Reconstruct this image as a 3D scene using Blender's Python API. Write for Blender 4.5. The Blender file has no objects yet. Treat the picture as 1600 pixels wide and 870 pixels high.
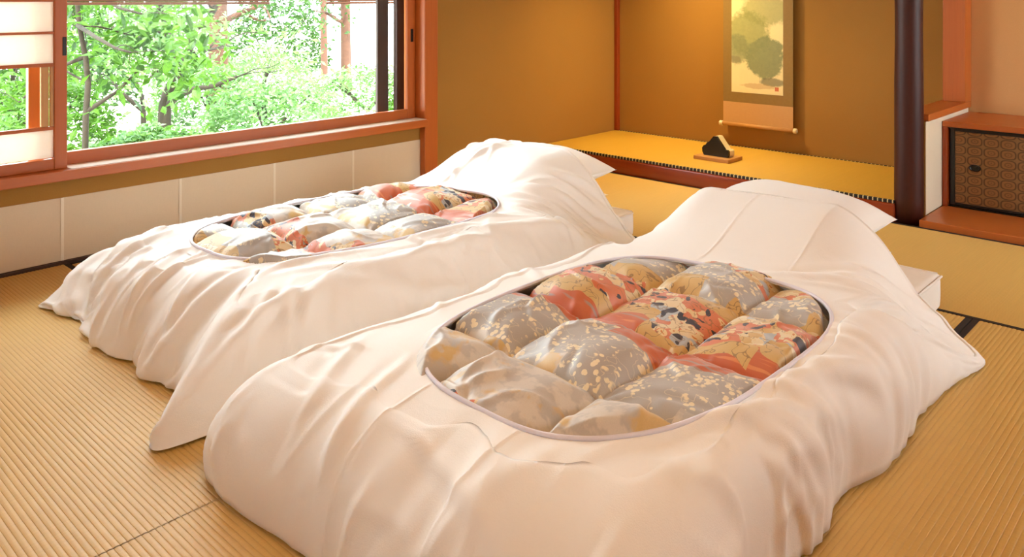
import bpy, bmesh, math, random
import numpy as np
from mathutils import Vector, Matrix

# ------------------------------------------------------------------ camera, world, sun, exposure
sc = bpy.context.scene
COL = sc.collection
# axes: +X runs along the window wall towards the tokonoma, +Y runs towards the window wall, Z up, metres
cam_d = bpy.data.cameras.new('camera')
cam = bpy.data.objects.new('camera', cam_d)
COL.objects.link(cam)
cam.location = (0, 0, 1.0)
cam.rotation_euler = (math.radians(90), 0, math.radians(43.17 - 90))
cam_d.sensor_width = 36.0
cam_d.lens = 1277 / 1600 * 36
cam_d.shift_y = -435 / 1600
cam_d.clip_start = 0.05
sc.camera = cam

sc.view_settings.view_transform = 'Standard'
sc.view_settings.look = 'None'
sc.view_settings.exposure = 0.90
sc.view_settings.gamma = 1.0
sc.view_settings.use_curve_mapping = False

world = bpy.data.worlds.new('world')
sc.world = world
world.use_nodes = True
bg = world.node_tree.nodes['Background']
bg.inputs['Color'].default_value = (0.86, 0.94, 1.0, 1)
bg.inputs['Strength'].default_value = 6.5

sun_d = bpy.data.lights.new('sun', 'SUN')
sun = bpy.data.objects.new('sun', sun_d)
COL.objects.link(sun)
sun_d.energy = 6.0
sun_d.color = (1.0, 0.95, 0.85)
sun_d.angle = math.radians(1.0)
sun.rotation_euler = Vector((0.35, 0.45, -0.82)).to_track_quat('-Z', 'Y').to_euler()

# ------------------------------------------------------------------ numpy noise
def _hash(ix, iy, seed):
    n = (ix.astype(np.int64) * 374761393 + iy.astype(np.int64) * 668265263 + seed * 1442695041) & 0x7fffffff
    n = (n ^ (n >> 13)) * 1274126177 & 0x7fffffff
    n = (n ^ (n >> 16)) & 0x7fffffff
    return n / float(0x7fffffff)

def vnoise(x, y, seed=0):
    x = np.asarray(x, float); y = np.asarray(y, float)
    ix = np.floor(x); iy = np.floor(y)
    fx = x - ix; fy = y - iy
    fx = fx * fx * fx * (fx * (fx * 6 - 15) + 10); fy = fy * fy * fy * (fy * (fy * 6 - 15) + 10)
    a = _hash(ix, iy, seed); b = _hash(ix + 1, iy, seed)
    c = _hash(ix, iy + 1, seed); d = _hash(ix + 1, iy + 1, seed)
    return (a * (1 - fx) + b * fx) * (1 - fy) + (c * (1 - fx) + d * fx) * fy - 0.5

def fbm(x, y, seed=0, octaves=3):
    s = 0; a = 1.0
    for o in range(octaves):
        s = s + a * vnoise(x * 2 ** o, y * 2 ** o, seed + o * 17)
        a *= 0.5
    return s

def sstep(a, b, x):
    t = np.clip((np.asarray(x, float) - a) / (b - a), 0, 1)
    return t * t * (3 - 2 * t)

# ------------------------------------------------------------------ materials
def srgb(r, g, b):
    f = lambda c: c / 12.92 if c <= 0.04045 else ((c + 0.055) / 1.055) ** 2.4
    return (f(r / 255), f(g / 255), f(b / 255), 1)

class NT:
    def __init__(self, name):
        self.m = bpy.data.materials.new(name)
        self.m.use_nodes = True
        self.t = self.m.node_tree
        self.bsdf = self.t.nodes['Principled BSDF']
        self.out = self.t.nodes['Material Output']
    def n(self, typ, **kw):
        nd = self.t.nodes.new(typ)
        for k, v in kw.items():
            if k.startswith('_'):
                setattr(nd, k[1:], v)
            else:
                key = int(k[1:]) if k[0] == 'i' and k[1:].isdigit() else k.replace('__', ' ')
                if isinstance(v, bpy.types.NodeSocket):
                    self.t.links.new(v, nd.inputs[key])
                else:
                    nd.inputs[key].default_value = v
        return nd
    def link(self, a, b):
        self.t.links.new(a, b)
    def math(self, op, a, b=0.0, c=0.0, clamp=False):
        nd = self.t.nodes.new('ShaderNodeMath'); nd.operation = op; nd.use_clamp = clamp
        for i, v in enumerate((a, b, c)):
            if isinstance(v, bpy.types.NodeSocket): self.link(v, nd.inputs[i])
            else: nd.inputs[i].default_value = v
        return nd.outputs[0]
    def mix(self, fac, a, b, mode='MIX'):
        nd = self.t.nodes.new('ShaderNodeMix'); nd.data_type = 'RGBA'; nd.blend_type = mode
        for sock, v in ((nd.inputs[0], fac), (nd.inputs[6], a), (nd.inputs[7], b)):
            if isinstance(v, bpy.types.NodeSocket): self.link(v, sock)
            else: sock.default_value = v
        return nd.outputs[2]
    def coord(self, kind='Object', scale=(1, 1, 1), rot=(0, 0, 0)):
        tc = self.t.nodes.new('ShaderNodeTexCoord')
        mp = self.t.nodes.new('ShaderNodeMapping')
        mp.inputs['Scale'].default_value = scale
        mp.inputs['Rotation'].default_value = rot
        self.link(tc.outputs[kind], mp.inputs[0])
        return mp.outputs[0]
    def noise(self, vec, scale, detail=3, rough=0.5, dist=0.0):
        nd = self.t.nodes.new('ShaderNodeTexNoise')
        self.link(vec, nd.inputs['Vector'])
        nd.inputs['Scale'].default_value = scale; nd.inputs['Detail'].default_value = detail
        nd.inputs['Roughness'].default_value = rough; nd.inputs['Distortion'].default_value = dist
        return nd.outputs['Fac']
    def ramp(self, fac, stops, interp='LINEAR'):
        nd = self.t.nodes.new('ShaderNodeValToRGB')
        nd.color_ramp.interpolation = interp
        e = nd.color_ramp.elements
        while len(e) < len(stops): e.new(0.5)
        for el, (p, c) in zip(e, stops):
            el.position = p; el.color = c
        self.link(fac, nd.inputs[0])
        return nd.outputs[0]
    def bump(self, h, strength=0.3, dist=0.01):
        nd = self.t.nodes.new('ShaderNodeBump')
        nd.inputs['Strength'].default_value = strength; nd.inputs['Distance'].default_value = dist
        self.link(h, nd.inputs['Height'])
        self.link(nd.outputs[0], self.bsdf.inputs['Normal'])
    def set(self, color=None, rough=None, **kw):
        if color is not None:
            if isinstance(color, bpy.types.NodeSocket): self.link(color, self.bsdf.inputs['Base Color'])
            else: self.bsdf.inputs['Base Color'].default_value = color
        if rough is not None: self.bsdf.inputs['Roughness'].default_value = rough
        for k, v in kw.items():
            self.bsdf.inputs[k.replace('__', ' ')].default_value = v
        return self.m

def scale_c(c, f): return (min(c[0] * f, 1), min(c[1] * f, 1), min(c[2] * f, 1), 1)

def mat_plain(name, c, rough=0.6, var=0.12, vs=8.0, bump=0.0, bs=150.0, **kw):
    t = NT(name); v = t.coord()
    f = t.noise(v, vs, 4, 0.6)
    col = t.mix(f, scale_c(c, 1 - var), scale_c(c, 1 + var))
    if bump: t.bump(t.noise(v, bs, 3, 0.6), bump, 0.004)
    return t.set(col, rough, **kw)

def mat_wood(name, c, c2, axis=0, rough=0.35, gs=14.0, **kw):
    t = NT(name)
    s = [gs, gs, gs]; s[axis] = gs * 0.06
    v = t.coord(scale=tuple(s))
    f = t.noise(v, 3.0, 5, 0.6, 0.6)
    s2 = [90, 90, 90]; s2[axis] = 2.0
    g = t.noise(t.coord(scale=tuple(s2)), 3.0, 2, 0.5)
    col = t.mix(f, c, c2)
    col = t.mix(t.math('MULTIPLY', g, 0.35), col, scale_c(c, 0.55))
    t.bump(g, 0.08, 0.002)
    return t.set(col, rough, **kw)

def mat_plaster(name, c):
    t = NT(name); v = t.coord()
    f = t.noise(v, 2.2, 5, 0.6)
    g = t.noise(v, 260, 2, 0.7)
    col = t.mix(f, scale_c(c, 0.92), scale_c(c, 1.06))
    col = t.mix(t.math('MULTIPLY', g, 0.4), col, scale_c(c, 0.75))
    t.bump(g, 0.35, 0.002)
    return t.set(col, 0.85)

def mat_washi(name, c):
    t = NT(name)
    g = t.noise(t.coord(scale=(1, 1, 6)), 60, 4, 0.7)
    h = t.noise(t.coord(scale=(6, 6, 1)), 60, 4, 0.7)
    f = t.math('MULTIPLY', g, h)
    col = t.mix(f, scale_c(c, 0.9), scale_c(c, 1.04))
    t.bump(f, 0.2, 0.002)
    return t.set(col, 0.8)

def mat_tatami(name, c, axis=1):
    t = NT(name)
    s = [40, 40, 40]; s[1 - axis] = 3; s[axis] = 240
    v = t.coord(scale=tuple(s))
    g = t.noise(v, 1.0, 3, 0.7)
    big = t.noise(t.coord(), 2.5, 4, 0.6)
    oi = t.n('ShaderNodeObjectInfo')
    col = t.mix(g, scale_c(c, 0.84), scale_c(c, 1.1))
    col = t.mix(t.math('MULTIPLY', big, 0.4), col, scale_c(c, 0.78))
    # warp-thread grooves between the rush ridges
    wv = t.n('ShaderNodeAttribute', _attribute_name='groove')
    col = t.mix(t.math('MULTIPLY', wv.outputs['Fac'], 0.22), col, (c[0] * 0.50, c[1] * 0.40, c[2] * 0.30, 1))
    t.bump(g, 0.25, 0.002)
    return t.set(col, 0.5)

def mat_glass(name):
    t = NT(name)
    t.t.nodes.remove(t.bsdf)
    fr = t.n('ShaderNodeFresnel', IOR=1.12)
    tr = t.n('ShaderNodeBsdfTransparent', Color=(0.97, 1.0, 0.99, 1))
    gl = t.n('ShaderNodeBsdfGlossy', Roughness=0.0)
    mx = t.n('ShaderNodeMixShader', i0=fr.outputs[0], i1=tr.outputs[0], i2=gl.outputs[0])
    t.link(mx.outputs[0], t.out.inputs[0])
    return t.m

def mat_paper(name, c):
    t = NT(name)
    g = t.noise(t.coord(scale=(1, 1, 1)), 90, 4, 0.7)
    col = t.mix(g, scale_c(c, 0.93), scale_c(c, 1.05))
    t.set(col, 0.8)
    tl = t.n('ShaderNodeBsdfTranslucent', Color=scale_c(c, 1.0))
    mx = t.n('ShaderNodeMixShader', i0=0.42, i1=t.bsdf.outputs[0], i2=tl.outputs[0])
    t.link(mx.outputs[0], t.out.inputs[0])
    return t.m

def mat_leaf(name, c1, c2, trans=0.45):
    t = NT(name)
    v = t.coord()
    f = t.noise(v, 2.5, 4, 0.7)
    g = t.noise(v, 30.0, 1, 0.5)
    col = t.mix(t.ramp(t.math('ADD', t.math('MULTIPLY', f, 0.5), t.math('MULTIPLY', g, 0.5)), [(0.35, (0, 0, 0, 1)), (0.65, (1, 1, 1, 1))]), c1, c2)
    t.set(col, 0.45)
    tl = t.n('ShaderNodeBsdfTranslucent')
    t.link(t.mix(1.0, col, (1.0, 1.0, 0.45, 1), 'MULTIPLY'), tl.inputs[0])
    mx = t.n('ShaderNodeMixShader', i0=trans, i1=t.bsdf.outputs[0], i2=tl.outputs[0])
    t.link(mx.outputs[0], t.out.inputs[0])
    return t.m

def mat_emit(name, c, s):
    t = NT(name)
    t.bsdf.inputs['Emission Color'].default_value = c
    t.bsdf.inputs['Emission Strength'].default_value = s
    return t.set(c, 0.6)

def mat_cloth(name, c):
    t = NT(name)
    v = t.coord()
    # woven flower damask, only a change of sheen
    vo = t.n('ShaderNodeTexVoronoi', Vector=v, Scale=11.0, Randomness=0.75)
    d = vo.outputs['Distance']
    pet = t.n('ShaderNodeTexVoronoi', Vector=v, Scale=60.0)
    flower = t.math('MULTIPLY', t.math('LESS_THAN', d, 0.22), t.math('LESS_THAN', pet.outputs['Distance'], 0.42))
    wv = t.noise(v, 420, 1, 0.5)
    col = t.mix(t.math('MULTIPLY', flower, 0.10), c, (1, 0.93, 0.80, 1))
    t.link(t.math('SUBTRACT', 0.62, t.math('MULTIPLY', flower, 0.16)), t.bsdf.inputs['Roughness'])
    t.bump(t.math('ADD', wv, t.math('MULTIPLY', t.noise(v, 28, 3, 0.55), 1.6)), 0.12, 0.004)
    t.set(col, None)
    t.bsdf.inputs['Sheen Weight'].default_value = 0.25
    t.bsdf.inputs['Subsurface Weight'].default_value = 0.0
    return t.m

M = {}
OCHRE = srgb(166, 118, 48)
M['plaster'] = mat_plaster('ochre_plaster', OCHRE)
M['washi'] = mat_washi('wall_paper_washi', srgb(226, 205, 176))
M['washi_light'] = mat_washi('wall_paper_overlap', srgb(242, 228, 206))
M['beige_plaster'] = mat_plaster('beige_plaster', srgb(208, 152, 94))
WOOD_A, WOOD_B = srgb(200, 108, 44), srgb(176, 86, 32)
for ax in range(3):
    M['wood%d' % ax] = mat_wood('cedar_wood_%s' % 'xyz'[ax], WOOD_A, WOOD_B, ax)
    M['redwood%d' % ax] = mat_wood('red_lacquered_wood_%s' % 'xyz'[ax], srgb(166, 70, 26), srgb(130, 46, 16), ax, 0.22)
    M['palewood%d' % ax] = mat_wood('pale_cypress_%s' % 'xyz'[ax], srgb(214, 160, 96), srgb(190, 132, 72), ax, 0.45)
M['ceilwood'] = mat_wood('ceiling_board_wood', srgb(190, 150, 100), srgb(160, 118, 74), 0, 0.6)
M['pillar'] = mat_wood('dark_polished_wood', srgb(78, 30, 16), srgb(36, 11, 8), 2, 0.5)
M['pillar'].node_tree.nodes['Principled BSDF'].inputs['Specular IOR Level'].default_value = 0.35
M['tatami0'] = mat_tatami('tatami_rush_x', srgb(220, 178, 100), 0)
M['tatami1'] = mat_tatami('tatami_rush_y', srgb(220, 178, 100), 1)
M['tatami_gold'] = mat_tatami('tatami_rush_alcove', srgb(218, 170, 62), 1)
M['heri'] = mat_plain('tatami_border_cloth', srgb(40, 26, 20), 0.8, 0.1, 60)
M['dark'] = mat_plain('black_lacquer', srgb(18, 14, 13), 0.3, 0.1)
M['darkwood'] = mat_wood('weathered_dark_wood', srgb(70, 44, 34), srgb(48, 28, 24), 2, 0.5)
M['strip'] = mat_plain('pale_sill_highlight', srgb(240, 226, 210), 0.35, 0.04, 20)  # pale colour for the painted highlight on the window sill
M['glass'] = mat_glass('window_glass')
M['paper'] = mat_paper('shoji_paper', srgb(246, 240, 230))
M['cotton'] = mat_cloth('white_cotton_damask', srgb(249, 244, 239))
M['mattress'] = mat_plain('mattress_sheet', srgb(240, 228, 216), 0.85, 0.03, 20, 0.1, 300)
M['pipe'] = mat_plain('lavender_piping', srgb(232, 228, 240), 0.6, 0.03)
M['bark'] = mat_plain('tree_bark', srgb(50, 41, 30), 0.9, 0.4, 14, 0.8, 40)
M['reed'] = mat_plain('brown_reed', srgb(84, 44, 22), 0.7, 0.3, 20)
M['redbark'] = mat_plain('cedar_bark', srgb(80, 50, 36), 0.9, 0.35, 14, 0.8, 40)
M['leaf_a'] = mat_leaf('leaf_fresh_green', srgb(54, 92, 28), srgb(92, 136, 44))
M['leaf_b'] = mat_leaf('leaf_pale_green', srgb(82, 122, 72), srgb(132, 168, 116))
M['leaf_c'] = mat_leaf('leaf_deep_green', srgb(30, 58, 20), srgb(62, 98, 36))
M['ground'] = mat_plain('pale_sand', srgb(228, 222, 204), 0.9, 0.12, 3, 0.4, 60)

# ------------------------------------------------------------------ object helpers
def tag(o, label=None, cat=None, group=None, kind=None):
    if label: o['label'] = label
    if cat: o['category'] = cat
    if group: o['group'] = group
    if kind: o['kind'] = kind
    return o

def empty(name, loc, label=None, cat=None, group=None, kind=None):
    o = bpy.data.objects.new(name, None)
    COL.objects.link(o)
    o.location = loc
    o.empty_display_size = 0.1
    return tag(o, label, cat, group, kind)

WORLD = {}
def wloc(o):
    p = Vector((0, 0, 0))
    while o is not None:
        p = p + o.location; o = o.parent
    return p

def obj(name, verts, faces, m, parent=None, smooth=False, origin=None, attrs=None, uv=None):
    V = np.asarray(verts, float)
    if origin is None:
        mn, mx = V.min(0), V.max(0)
        origin = ((mn[0] + mx[0]) / 2, (mn[1] + mx[1]) / 2, mn[2])
    V = V - np.array(origin)
    me = bpy.data.meshes.new(name)
    me.from_pydata(V.tolist() if len(V) < 2000 else V, [], faces)
    me.update()
    if smooth:
        me.polygons.foreach_set('use_smooth', [True] * len(me.polygons))
    mats = m if isinstance(m, (list, tuple)) else [m]
    for x in mats: me.materials.append(M[x] if isinstance(x, str) else x)
    for k, arr in (attrs or {}).items():
        a = me.attributes.new(k, 'FLOAT', 'POINT'); a.data.foreach_set('value', np.asarray(arr, float))
    if uv is not None:
        l = me.uv_layers.new(name='UVMap')
        idx = np.empty(len(me.loops), int); me.loops.foreach_get('vertex_index', idx)
        l.data.foreach_set('uv', np.asarray(uv, float)[idx].ravel())
    o = bpy.data.objects.new(name, me)
    COL.objects.link(o)
    o.location = origin
    if parent is not None:
        o.location = Vector(origin) - wloc(parent)
        o.parent = parent
    return o

class MB:
    """collects pieces of one part"""
    def __init__(self): self.v = []; self.f = []
    def add(self, V, F):
        n = len(self.v); self.v += [tuple(map(float, p)) for p in V]; self.f += [tuple(i + n for i in f) for f in F]
        return self
    def box(self, x0, x1, y0, y1, z0, z1, bev=0.0):
        if bev <= 0:
            V = [(x, y, z) for z in (z0, z1) for y in (y0, y1) for x in (x0, x1)]
            F = [(0, 2, 3, 1), (4, 5, 7, 6), (0, 1, 5, 4), (2, 6, 7, 3), (0, 4, 6, 2), (1, 3, 7, 5)]
            return self.add(V, F)
        bm = bmesh.new()
        bmesh.ops.create_cube(bm, size=1)
        for p in bm.verts:
            p.co = Vector(((x0 + x1) / 2 + p.co.x * (x1 - x0), (y0 + y1) / 2 + p.co.y * (y1 - y0), (z0 + z1) / 2 + p.co.z * (z1 - z0)))
        bmesh.ops.bevel(bm, geom=list(bm.edges), offset=bev, segments=2, profile=0.5, affect='EDGES')
        bm.verts.index_update()
        V = [p.co[:] for p in bm.verts]; F = [tuple(q.index for q in f.verts) for f in bm.faces]
        bm.free()
        return self.add(V, F)
    def tube(self, pts, rad, n=8, cap=True):
        pts = [Vector(p) for p in pts]
        if not isinstance(rad, (list, tuple)): rad = [rad] * len(pts)
        V = []; F = []
        ref = Vector((0.31, 0.2, 0.93))
        for i, p in enumerate(pts):
            d = (pts[min(i + 1, len(pts) - 1)] - pts[max(i - 1, 0)]).normalized()
            if abs(d.dot(ref)) > 0.95: ref = Vector((1, 0.1, 0))
            a = d.cross(ref).normalized(); b = d.cross(a)
            for k in range(n):
                t = 2 * math.pi * k / n
                V.append(p + (a * math.cos(t) + b * math.sin(t)) * rad[i])
        for i in range(len(pts) - 1):
            for k in range(n):
                F.append((i * n + k, i * n + (k + 1) % n, (i + 1) * n + (k + 1) % n, (i + 1) * n + k))
        if cap:
            F.append(tuple(reversed(range(n)))); F.append(tuple((len(pts) - 1) * n + k for k in range(n)))
        return self.add(V, F)
    def lathe(self, prof, c, n=32, axis=2):
        V = []; F = []
        for r, h in prof:
            for k in range(n):
                t = 2 * math.pi * k / n
                p = [r * math.cos(t), r * math.sin(t), h]
                if axis == 1: p = [p[0], p[2], p[1]]
                if axis == 0: p = [p[2], p[0], p[1]]
                V.append((c[0] + p[0], c[1] + p[1], c[2] + p[2]))
        for i in range(len(prof) - 1):
            for k in range(n):
                F.append((i * n + k, i * n + (k + 1) % n, (i + 1) * n + (k + 1) % n, (i + 1) * n + k))
        F.append(tuple(reversed(range(n)))); F.append(tuple((len(prof) - 1) * n + k for k in range(n)))
        return self.add(V, F)
    def build(self, name, m, parent=None, smooth=False, origin=None):
        return obj(name, self.v, self.f, m, parent, smooth, origin)

def box(name, b, m, parent=None, bev=0.003):
    return MB().box(*b, bev=bev).build(name, m, parent)

# ------------------------------------------------------------------ the room shell
X0, X1 = -1.30, 4.66          # near end wall, tokonoma / closet back wall
Y0, Y1 = -1.35, 3.37          # right wall, window wall (inner faces)
CEIL = 2.35
FRONT = 3.86                  # front line of the tokonoma and the closet recess

WIN = (-0.60, 2.87, 0.325, 1.95)     # window opening x0 x1 z0 z1
wl = MB()
wl.box(X0 - .14, WIN[0], Y1, Y1 + .14, -.3, CEIL + .1)
wl.box(WIN[1], X1 + .14, Y1, Y1 + .14, -.3, CEIL + .1)
wl.box(WIN[0], WIN[1], Y1, Y1 + .14, -.3, WIN[2])
wl.box(WIN[0], WIN[1], Y1, Y1 + .14, WIN[3], CEIL + .1)
wall_left = tag(wl.build('wall_left', 'plaster'), 'ochre plaster wall below and beside the garden window', None, None, 'structure')
# pasted paper sheets along the foot of the window wall
seams = [X0 + .01, -.71, -.26, .19, .64, 1.094, 1.551, 1.992, 2.43, 2.868]
for a, b in zip(seams[:-1], seams[1:]):
    MB().box(a + .0015, b + .004 if b < 2.8 else b, Y1 - (.0042 if int(a * 10) % 2 else .003), Y1, .012, .25, bev=.0008).build('paper_sheet', 'washi', wall_left)
for b in seams[1:-1]:
    MB().box(b - .005, b + .006, Y1 - .0052, Y1 - .0043, .012, .25).build('paper_overlap', 'washi_light', wall_left)
tag(box('baseboard_left', (X0, 2.868, Y1 - .02, Y1, -.02, .011), 'darkwood', None, .002), None, None, None, 'structure')

tag(MB().box(X1, X1 + .14, 1.21, Y1, -.3, CEIL + .1).build('wall_far', 'plaster'), 'ochre plaster wall behind the tokonoma', None, None, 'structure')
tag(MB().box(X1, X1 + .14, Y0 - .14, 1.21, -.3, CEIL + .1).build('wall_recess', 'beige_plaster'), 'beige plaster wall above the low cabinet', None, None, 'structure')
NW = (.35, 1.15, 1.0, 1.6)
wn = MB()
wn.box(X0 - .14, X0, Y0 - .14, NW[0], -.3, CEIL + .1)
wn.box(X0 - .14, X0, NW[1], Y1, -.3, CEIL + .1)
wn.box(X0 - .14, X0, NW[0], NW[1], -.3, NW[2])
wn.box(X0 - .14, X0, NW[0], NW[1], NW[3], CEIL + .1)
tag(wn.build('wall_near', 'beige_plaster'), None, None, None, 'structure')
w5 = empty('fill_window', (X0 - .07, (NW[0] + NW[1]) / 2, NW[2]), None, None, None, 'structure')  # unseen window, added as daylight fill from behind the camera
for a, b in ((NW[0], NW[0] + .05), (NW[1] - .05, NW[1])):
    MB().box(X0 - .10, X0 - .06, a, b, NW[2], NW[3], bev=.003).build('stile', 'wood2', w5)
for a, b in ((NW[2], NW[2] + .05), (NW[3] - .05, NW[3])):
    MB().box(X0 - .10, X0 - .06, NW[0] + .05, NW[1] - .05, a, b, bev=.003).build('rail', 'wood1', w5)
MB().box(X0 - .082, X0 - .079, NW[0] + .05, NW[1] - .05, NW[2] + .05, NW[3] - .05).build('glass_pane', 'glass', w5)
RW = (3.12, 4.50, 0.44, 1.9)
wr = MB()
wr.box(X0, RW[0], Y0 - .14, Y0, -.3, CEIL + .1)
wr.box(RW[1], X1, Y0 - .14, Y0, -.3, CEIL + .1)
wr.box(RW[0], RW[1], Y0 - .14, Y0, -.3, RW[2])
wr.box(RW[0], RW[1], Y0 - .14, Y0, RW[3], CEIL + .1)
tag(wr.build('wall_right', 'beige_plaster'), None, None, None, 'structure')
tag(MB().box(X0 - .14, X1 + .14, Y0 - .14, Y1 + .14, CEIL, CEIL + .1).build('ceiling', 'ceilwood'), None, None, None, 'structure')
floor = tag(MB().box(X0, X1, Y0, Y1, -.12, -.055).build('floor', 'palewood0'), 'woven straw tatami floor', None, None, 'structure')

# ------------------------------------------------------------------ tatami mats
def tatami(x0, x1, y0, y1, along, z=0.0, parent=floor, matname=None, pitch=0.0127, border=True, thick=.05, bmat='heri'):
    """ridges run along axis `along`; cloth borders on the two long edges"""
    g = .0015
    x0 += g; x1 -= g; y0 += g; y1 -= g
    bw = .018 if border else 0
    a0, a1 = (y0, y1) if along == 0 else (x0, x1)      # across
    l0, l1 = (x0, x1) if along == 0 else (y0, y1)
    c0, c1 = a0 + bw, a1 - bw
    n = int(round((c1 - c0) / pitch))
    prof = [(-.40, .0002), (-.22, .0006), (0, .0008), (.22, .0006), (.40, .0002), (.5, -.0006)]
    pts = [(c0, -.0006, 1.0)]
    for i in range(n):
        for t, h in prof:
            pts.append((c0 + (i + .5 + t) * (c1 - c0) / n, h, 1.0 if t == .5 else (0.25 if abs(t) == .40 else 0.0)))
    V = []; F = []; G = []
    for l in (l0, l1):
        for p, h, gv in pts:
            V.append((l, p, z + h) if along == 0 else (p, l, z + h)); G.append(gv)
    k = len(pts)
    for i in range(k - 1):
        F.append((i, k + i, k + i + 1, i + 1) if along == 1 else (i, i + 1, k + i + 1, k + i))
    # sides and underside
    n0 = len(V)
    for zz in (z - .0022, z - thick):
        for (l, p) in ((l0, c0), (l1, c0), (l1, c1), (l0, c1)):
            V.append((l, p, zz) if along == 0 else (p, l, zz)); G.append(0)
    for a in range(4):
        b = (a + 1) % 4
        F.append((n0 + a, n0 + b, n0 + 4 + b, n0 + 4 + a))
    F.append((n0 + 4, n0 + 5, n0 + 6, n0 + 7))
    m = obj('tatami_mat', V, F, matname or ('tatami%d' % along), parent, False, None, {'groove': G})
    if border:
        for p0, p1 in ((a0, a0 + bw), (a1 - bw, a1)):
            b = (l0, l1, p0, p1) if along == 0 else (p0, p1, l0, l1)
            MB().box(*b, z - thick, z + .0012, bev=.0006).build('border_cloth', bmat, m)
    return m

tatami(.204, 1.114, 1.55, 3.35, 1)
tatami(-.706, .204, 1.55, 3.35, 1)
tatami(X0, -.706, 1.55, 3.35, 1)
tatami(.204, 1.114, -.27, 1.55, 1)
tatami(-.706, .204, -.27, 1.55, 1)
tatami(X0, -.706, -.27, 1.55, 1)
tatami(1.114, 2.858, 2.45, 3.35, 0)
tatami(1.114, 2.858, 1.57, 2.45, 0)
tatami(1.114, 2.858, .70, 1.57, 0)
tatami(1.114, 2.858, -.21, .70, 0)
tatami(1.114, 2.858, Y0, -.21, 0)
tatami(2.858, FRONT - .004, 1.55, 3.35, 1)
tatami(2.858, FRONT - .004, -.27, 1.55, 1)
tatami(2.858, FRONT - .004, Y0, -.27, 1)
tatami(X0, 1.114, Y0, -.27, 0)

# ------------------------------------------------------------------ window: sill, posts, sashes, shoji
sill = MB().box(WIN[0] - .06, 2.868, 3.30, 3.51, .325, .364, bev=.003)
sl = tag(sill.build('trim_1', 'wood0'), 'reddish wooden sill board under the garden window', None, None, 'structure')
MB().box(1.108, 2.866, 3.312, 3.403, .3642, .3655, bev=.0004).build('sill_highlight', 'strip', sl)  # thin pale layer painting in the bright highlight along the sill top
tag(box('trim_2', (2.869, 2.962, 3.33, 3.52, 0, CEIL), 'wood2', None, .004), 'reddish wooden post beside the garden window', None, None, 'structure')
tag(box('trim_3', (4.628, 4.659, 3.34, 3.369, .097, CEIL), 'redwood2', None, .003), 'thin red wooden corner strip in the tokonoma', None, None, 'structure')
tag(box('trim_4', (WIN[0] - .06, 2.868, 3.315, 3.51, 1.90, 1.95), 'wood0', None, .003), None, None, None, 'structure')

def sash(name, x0, x1, y, z0, z1, st=.055, rail=.05, th=.03, label=None, pull=None):
    w = empty(name, ((x0 + x1) / 2, y, z0), label, None, None, 'structure')
    for a, b in ((x0, x0 + st), (x1 - st, x1)):
        s = MB().box(a, b, y, y + th, z0, z1, bev=.003).build('stile', 'wood2', w)
        if pull and abs((a + b) / 2 - pull[0]) < .06:
            MB().box(pull[0] - .009, pull[0] + .009, y - .002, y + .004, pull[1] - .035, pull[1] + .035, bev=.002).build('finger_pull', 'dark', s)
    for a, b in ((z0, z0 + rail), (z1 - rail, z1)):
        MB().box(x0 + st, x1 - st, y, y + th, a, b, bev=.003).build('rail', 'wood0', w)
    MB().box(x0 + st - .004, x1 - st + .004, y + th / 2 - .002, y + th / 2 + .002, z0 + rail - .004, z1 - rail + .004).build('glass_pane', 'glass', w)
    return w

sash('window_1', .99, 2.866, 3.405, .364, 1.90, label='wide clear glass sash looking onto the garden', pull=(2.842, .81))
# outer storm sash frame and its dark post
tag(box('trim_5', (2.70, 2.775, 3.52, 3.54, -.4, 2.3), 'darkwood', None, .004), 'dark weathered post outside the window edge', None, None, 'structure')
tag(box('trim_6', (2.79, 2.87, 3.47, 3.50, .364, 1.95), 'darkwood', None, .003), None, None, None, 'structure')

# sliding shoji with glazed middle
sh = empty('window_2', (.5, 3.352, .364), 'shoji screen with white paper panes and a clear glass band', None, None, 'structure')
sx0, sx1, sy, sth = -.06, 1.105, 3.345, .03
for a, b in ((sx0, sx0 + .045), (sx1 - .045, sx1)):
    s = MB().box(a, b, sy, sy + sth, .364, 1.90, bev=.003).build('stile', 'wood2', sh)
    if a > .5:
        MB().box(a + .028, a + .042, sy - .002, sy + .004, .79, .86, bev=.002).build('finger_pull', 'dark', s)
MB().box(sx0 + .045, sx1 - .045, sy, sy + sth, .364, .405, bev=.003).build('rail', 'wood0', sh)
MB().box(sx0 + .045, sx1 - .045, sy, sy + sth, 1.86, 1.90, bev=.003).build('rail', 'wood0', sh)
mz = [.52, .757, .877, .998, 1.118, 1.238, 1.358, 1.478, 1.598, 1.718]
for z in mz:
    h = .009 if z not in (.52, .757) else .013
    MB().box(sx0 + .045, sx1 - .045, sy + .004, sy + .022, z - h / 2, z + h / 2, bev=.001).build('muntin', 'wood0', sh)
edges = [.405, .52, .757] + mz[2:] + [1.86]
for a, b in zip(edges[:-1], edges[1:]):
    if a == .52:
        MB().box(sx0 + .045, sx1 - .045, sy + .012, sy + .015, a, b).build('glass_pane', 'glass', sh)
    else:
        MB().box(sx0 + .045, sx1 - .045, sy + .014, sy + .0155, a + .004, b - .004).build('paper_pane', 'paper', sh)
MB().box(sx1 - .088, sx1 - .062, sy + .006, sy + .022, .527, .75, bev=.001).build('inner_frame', 'palewood2', sh)
MB().box(sx1 - .056, sx1 - .046, sy + .006, sy + .022, .527, .75, bev=.001).build('inner_frame', 'palewood2', sh)
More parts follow.
